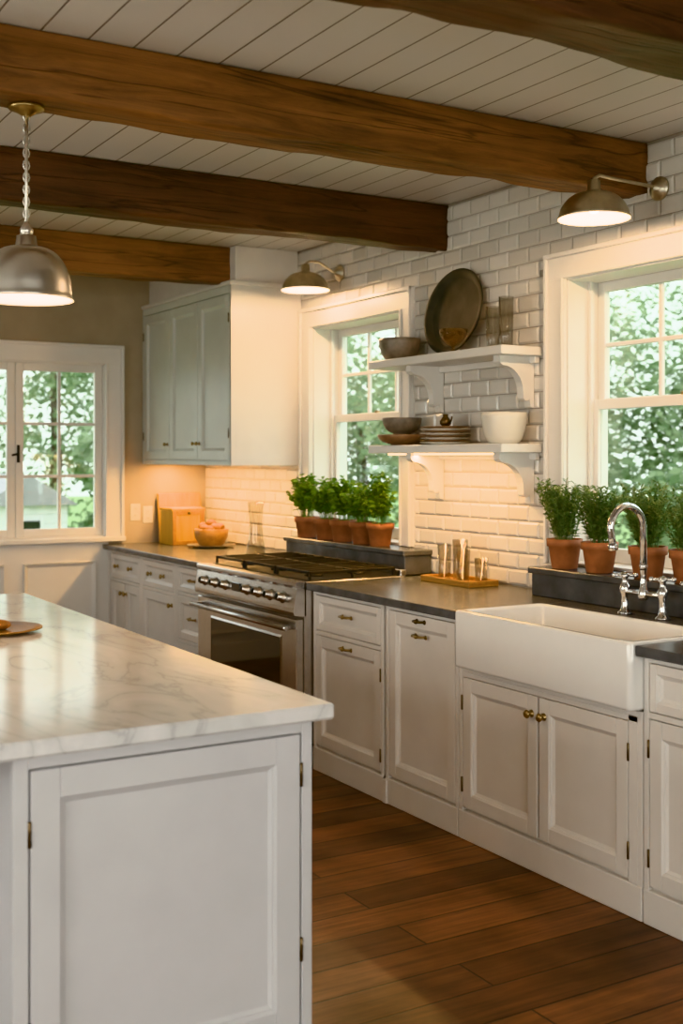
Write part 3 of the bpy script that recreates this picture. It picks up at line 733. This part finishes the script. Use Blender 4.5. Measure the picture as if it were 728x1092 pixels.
# ---- island
b = B(); FI = F('y-', 2.62); ix0, ix1, iy0, iy1 = .70, 1.455, 2.62, 5.30
b.box(ix0, ix1, iy0, iy1, .0, .876, M_island, .002)
FI.box(b, ix0, ix0+.035, .0, .876, 0, .02, M_island); FI.box(b, ix1-.03, ix1, .0, .876, 0, .02, M_island)
FI.box(b, ix0+.035, ix1-.03, .845, .876, 0, .02, M_island); FI.box(b, ix0+.035, ix1-.03, 0, .085, 0, .02, M_island)
door(b, FI, ix0+.0395, ix1-.0345, .0895, .8405, M_island, .068)
for v in (.74, .30): hinge(b, FI, ix1-.0315, v, .021)
for v in (.70, .25): hinge(b, FI, ix0+.0365, v, .021)
FS = F('x+', ix1)
for k in range(4):
    a = iy0+.04+k*(iy1-iy0-.08)/4; door(b, FS, a+.01, a+(iy1-iy0-.08)/4-.01, .12, .84, M_island, .07)
b.box(.0, ix0, 2.78, 2.82, 0, .876, M_island, .002); b.box(.0, .05, 2.82, 5.2, 0, .876, M_island, .002)
b.box(-.10, 1.495, 2.553, 5.35, .880, .920, M_marble, .006)
b.box(-.05, 1.45, 2.60, 5.31, .872, .881, M_island, .001)
b.done('kitchen_island')
b = B(); px, py = 1.08, 4.18
b.lathe([(0, 0), (.085, 0), (.10, .006), (.145, .014), (.145, .019), (.10, .012), (0, .010)], M_tray, T(px, py, .9205), 40)
for k in range(4): b.ball((px-.03+.03*math.cos(k*1.7), py+.045*math.sin(k*1.7), .948+.008*(k == 3)), .034, M_bread, (1.1, 1.2, .5), 14)
b.done('plate_of_cookies')

# ---- lights: pendant + sconces
M_inner = simple('shade_enamel_white', (.88, .82, .72), .4)
def shade(b, x, y, z, r, h, m, style):
    if style == 'dome':
        o = [(.018, h+.040), (.030, h+.035), (.034, h+.006), (.040, h+.0)]
        for k in range(1, 12):
            a = math.radians(90*k/11); o.append((.040+(r-.040-.006)*math.sin(a)**.9, .022+(h-.022)*math.cos(a)))
        o += [(r-.004, .010), (r+.002, .0)]
    else:
        o = [(.016, h+.05), (.024, h+.045), (.026, h+.01), (.036, h)]
        for k in range(1, 10):
            a = math.radians(90*k/9); o.append((.036+(r-.036-.004)*math.sin(a), .016+(h-.016)*math.cos(a)**1.25))
        o += [(r, .012), (r+.002, 0)]
    b.lathe(o, m, T(x, y, z), 48)
    i = [(max(.0, q[0]-.003), q[1]-.0025) for q in o[3:]][::-1]; i[0] = (i[0][0], 0.0005); i.append((0, h-.004))
    b.lathe(i, M_inner, T(x, y, z), 48); b.lathe([(o[-1][0], 0), (i[0][0], .0005)], m, T(x, y, z), 48)
LAMP = (1, .64, .34)
def point(name, x, y, z, e, col=LAMP, r=.03, parent=None):
    l = bpy.data.lights.new(name, 'POINT'); l.energy = e; l.color = col; l.shadow_soft_size = r
    o = bpy.data.objects.new(name, l); o.location = (x, y, z); COL.objects.link(o)
    if parent: o.parent = parent; o.matrix_parent_inverse = Matrix.Translation(-parent.location)
    return o
b = B(); px, py, pz = 1.03, 3.67, 2.03
shade(b, px, py, pz, .145, .165, M_nickel, 'dome')
b.lathe([(0, 0), (.018, 0), (.022, .02), (.012, .035), (.007, .045)], M_nickel, T(px, py, pz+.20), 20)
b.cyl((px, py, pz+.23), (px, py, 2.625), .0055, M_nickel, 10)
b.lathe([(0, 0), (.012, 0), (.03, .012), (.055, .022), (.055, .032), (0, .032)], M_brass, T(px, py, 2.604), 28)
for k in range(9): b.tube([(px+.010*math.cos(t), py, pz+.27+k*.038+.016*math.sin(t)) for t in [j*math.pi/4 for j in range(8)]], .0025, M_nickel, 6, True)
b.ball((px, py, pz+.075), .032, M_bulb); o = b.done('pendant_light')
point('pendant_bulb_light', px, py, pz+.02, 20, parent=o)
def sconce(x, y, z, wy, wz, e):
    b = B(); shade(b, x, y, z, .140, .105, M_pewterl, 'barn')
    zt = z+.150; xm = WX-.012
    pts = [(x, y, z+.15), (x, y, zt+.010), (x+.03, y, zt+.025), (x+.10, y+(wy-y)*.4, zt+.025), (xm-.05, wy, wz+.005), (xm-.01, wy, wz)]
    b.tube(pts, .007, M_pewterl, 10)
    b.lathe([(0, 0), (.05, 0), (.05, .008), (.035, .016), (.02, .03), (.012, .04), (0, .041)], M_pewterl, Matrix.Translation((xm, wy, wz)) @ Matrix.Rotation(math.radians(-90), 4, 'Y'), 28)
    b.ball((x, y, z+.050), .028, M_bulb); o = b.done('wall_sconce'); point('sconce_bulb_light', x, y, z+.008, e, parent=o)
sconce(3.20, 3.46, 2.47, 3.49, 2.64, 28); sconce(3.34, 6.05, 2.515, 6.07, 2.64, 26)
def area(name, loc, rot, sx, sy, e, col):
    l = bpy.data.lights.new(name, 'AREA'); l.shape = 'RECTANGLE'; l.size = sx; l.size_y = sy; l.energy = e; l.color = col
    o = bpy.data.objects.new(name, l); o.location = loc; o.rotation_euler = rot; COL.objects.link(o); return o
WARM = (1, .56, .20)
area('under_cabinet_light', (3.28, 7.30, 1.483), (0, 0, 0), .06, 1.3, 21, WARM)
area('under_shelf_light', (3.415, 4.80, 1.545), (0, 0, 0), .03, .9, 10, WARM)
FILL = (1, .935, .88)
for w in BW: area('fill_light_outside_window', ((w[0]+w[1])/2, BY-.25, 1.6), (math.radians(90), 0, 0), 1.6, 1.4, 72, FILL)  # area lamps added outside the back wall for soft front fill
for w in SW: area('fill_light_outside_window', (LX-.25, (w[0]+w[1])/2, 1.6), (math.radians(90), 0, math.radians(-90)), 1.6, 1.4, 62, FILL)  # side fill lamps, likewise added, outside the left wall

# ---- outdoors
b = B(); b.box(-40, 60, -40, 80, -1.3, -1.2, M_grass, 0); b.done('lawn')
def tree(x, y, h, r, seed, nl=7000):
    rd = random.Random(seed); b = B(); zb = -1.18
    b.tube([(x, y, zb), (x, y, zb+.3), (x+.1, y, zb+h*.4), (x, y+.1, zb+h*.8)], [.22, .2, .15, .06], M_bark, 8)
    cl = [(Vector((x+rd.uniform(-r, r)*.65, y+rd.uniform(-r, r)*.65, zb+h*rd.uniform(.15, .95))), r*rd.uniform(.35, .6)) for _ in range(16)]
    for i in range(nl):
        c, q = rd.choice(cl); d = Vector((rd.gauss(0, 1), rd.gauss(0, 1), rd.gauss(0, 1))).normalized()*q*rd.uniform(.75, 1.05); p = c+d
        if p.z < zb+.2: continue
        u = Vector((rd.gauss(0, 1), rd.gauss(0, 1), rd.gauss(0, 1))).normalized(); w = u.orthogonal().normalized(); s = rd.uniform(.06, .13)
        b.add([p-u*s, p+w*s*.55, p+u*s, p-w*s*.55], [[0, 1, 2, 3]], M_tree)
    b.done('tree', recalc=False)
for i, (x, y, h, r) in enumerate(((14, 7.5, 5.0, 2.4), (16, 12, 6, 2.8), (12.5, 15.5, 4.6, 2.4), (17, 19, 7, 3), (13.5, 22, 5, 2.6), (14, 28, 7, 3), (4.2, 28, 5.6, 3), (8.5, 28, 7, 3), (-.5, 29, 7, 3), (18, 16, 5, 2.4), (13.5, 10.5, 3.6, 1.8), (21, 24, 8, 3.5), (20, 9, 7, 3), (8.4, 20.5, 3.6, 1.6))):
    tree(x, y, h, r, 100+i)
b = B()
hx0, hx1, hy0, hy1 = 4.7, 6.0, 19, 21
for k in range(13): b.box(hx0-.01, hx1+.01, hy0-.012, hy1, -1.2+k*.15, -1.2+k*.15+.145, M_siding, .004)
b.prism([(hx0-.15, .75), (hx1+.15, .75), ((hx0+hx1)/2, 1.25)], hy1-hy0+.3, M_roof, Matrix(((1, 0, 0, 0), (0, 0, 1, hy0-.15), (0, 1, 0, 0), (0, 0, 0, 1))))
b.box(5.15, 5.55, hy0-.05, hy0, -.1, .5, M_black, .01)
for u in (5.09, 5.55): b.box(u, u+.06, hy0-.06, hy0, -.16, .56, M_siding, .01)
b.done('neighbour_house')

# ---- world
w = bpy.data.worlds.new('overcast_sky'); scene.world = w; w.use_nodes = True; nt = w.node_tree
bg = nt.nodes['Background']; tc = N(nt, 'ShaderNodeTexCoord'); sp = N(nt, 'ShaderNodeSeparateXYZ'); rp = N(nt, 'ShaderNodeValToRGB')
nt.links.new(tc.outputs['Generated'], sp.inputs[0]); nt.links.new(sp.outputs[2], rp.inputs['Fac'])
rp.color_ramp.elements[0].color = (.82, .88, .85, 1); rp.color_ramp.elements[1].color = (.86, .93, 1, 1)
nt.links.new(rp.outputs['Color'], bg.inputs['Color']); bg.inputs['Strength'].default_value = 3.6

# ---- camera
cam = bpy.data.cameras.new('camera'); co = bpy.data.objects.new('camera', cam); COL.objects.link(co)
co.location = (0, 0, 1.54); co.rotation_euler = (math.radians(90), 0, -math.atan2(744, 1255))
cam.sensor_fit = 'VERTICAL'; cam.sensor_height = 36; cam.lens = 36*1255/1092; cam.shift_y = -59/1092
cam.dof.use_dof = True; cam.dof.focus_distance = 4.6; cam.dof.aperture_fstop = 2.8
scene.camera = co
try:
    scene.view_settings.view_transform = 'Khronos PBR Neutral'; scene.view_settings.exposure = 0.1
except Exception as ex: print(ex)
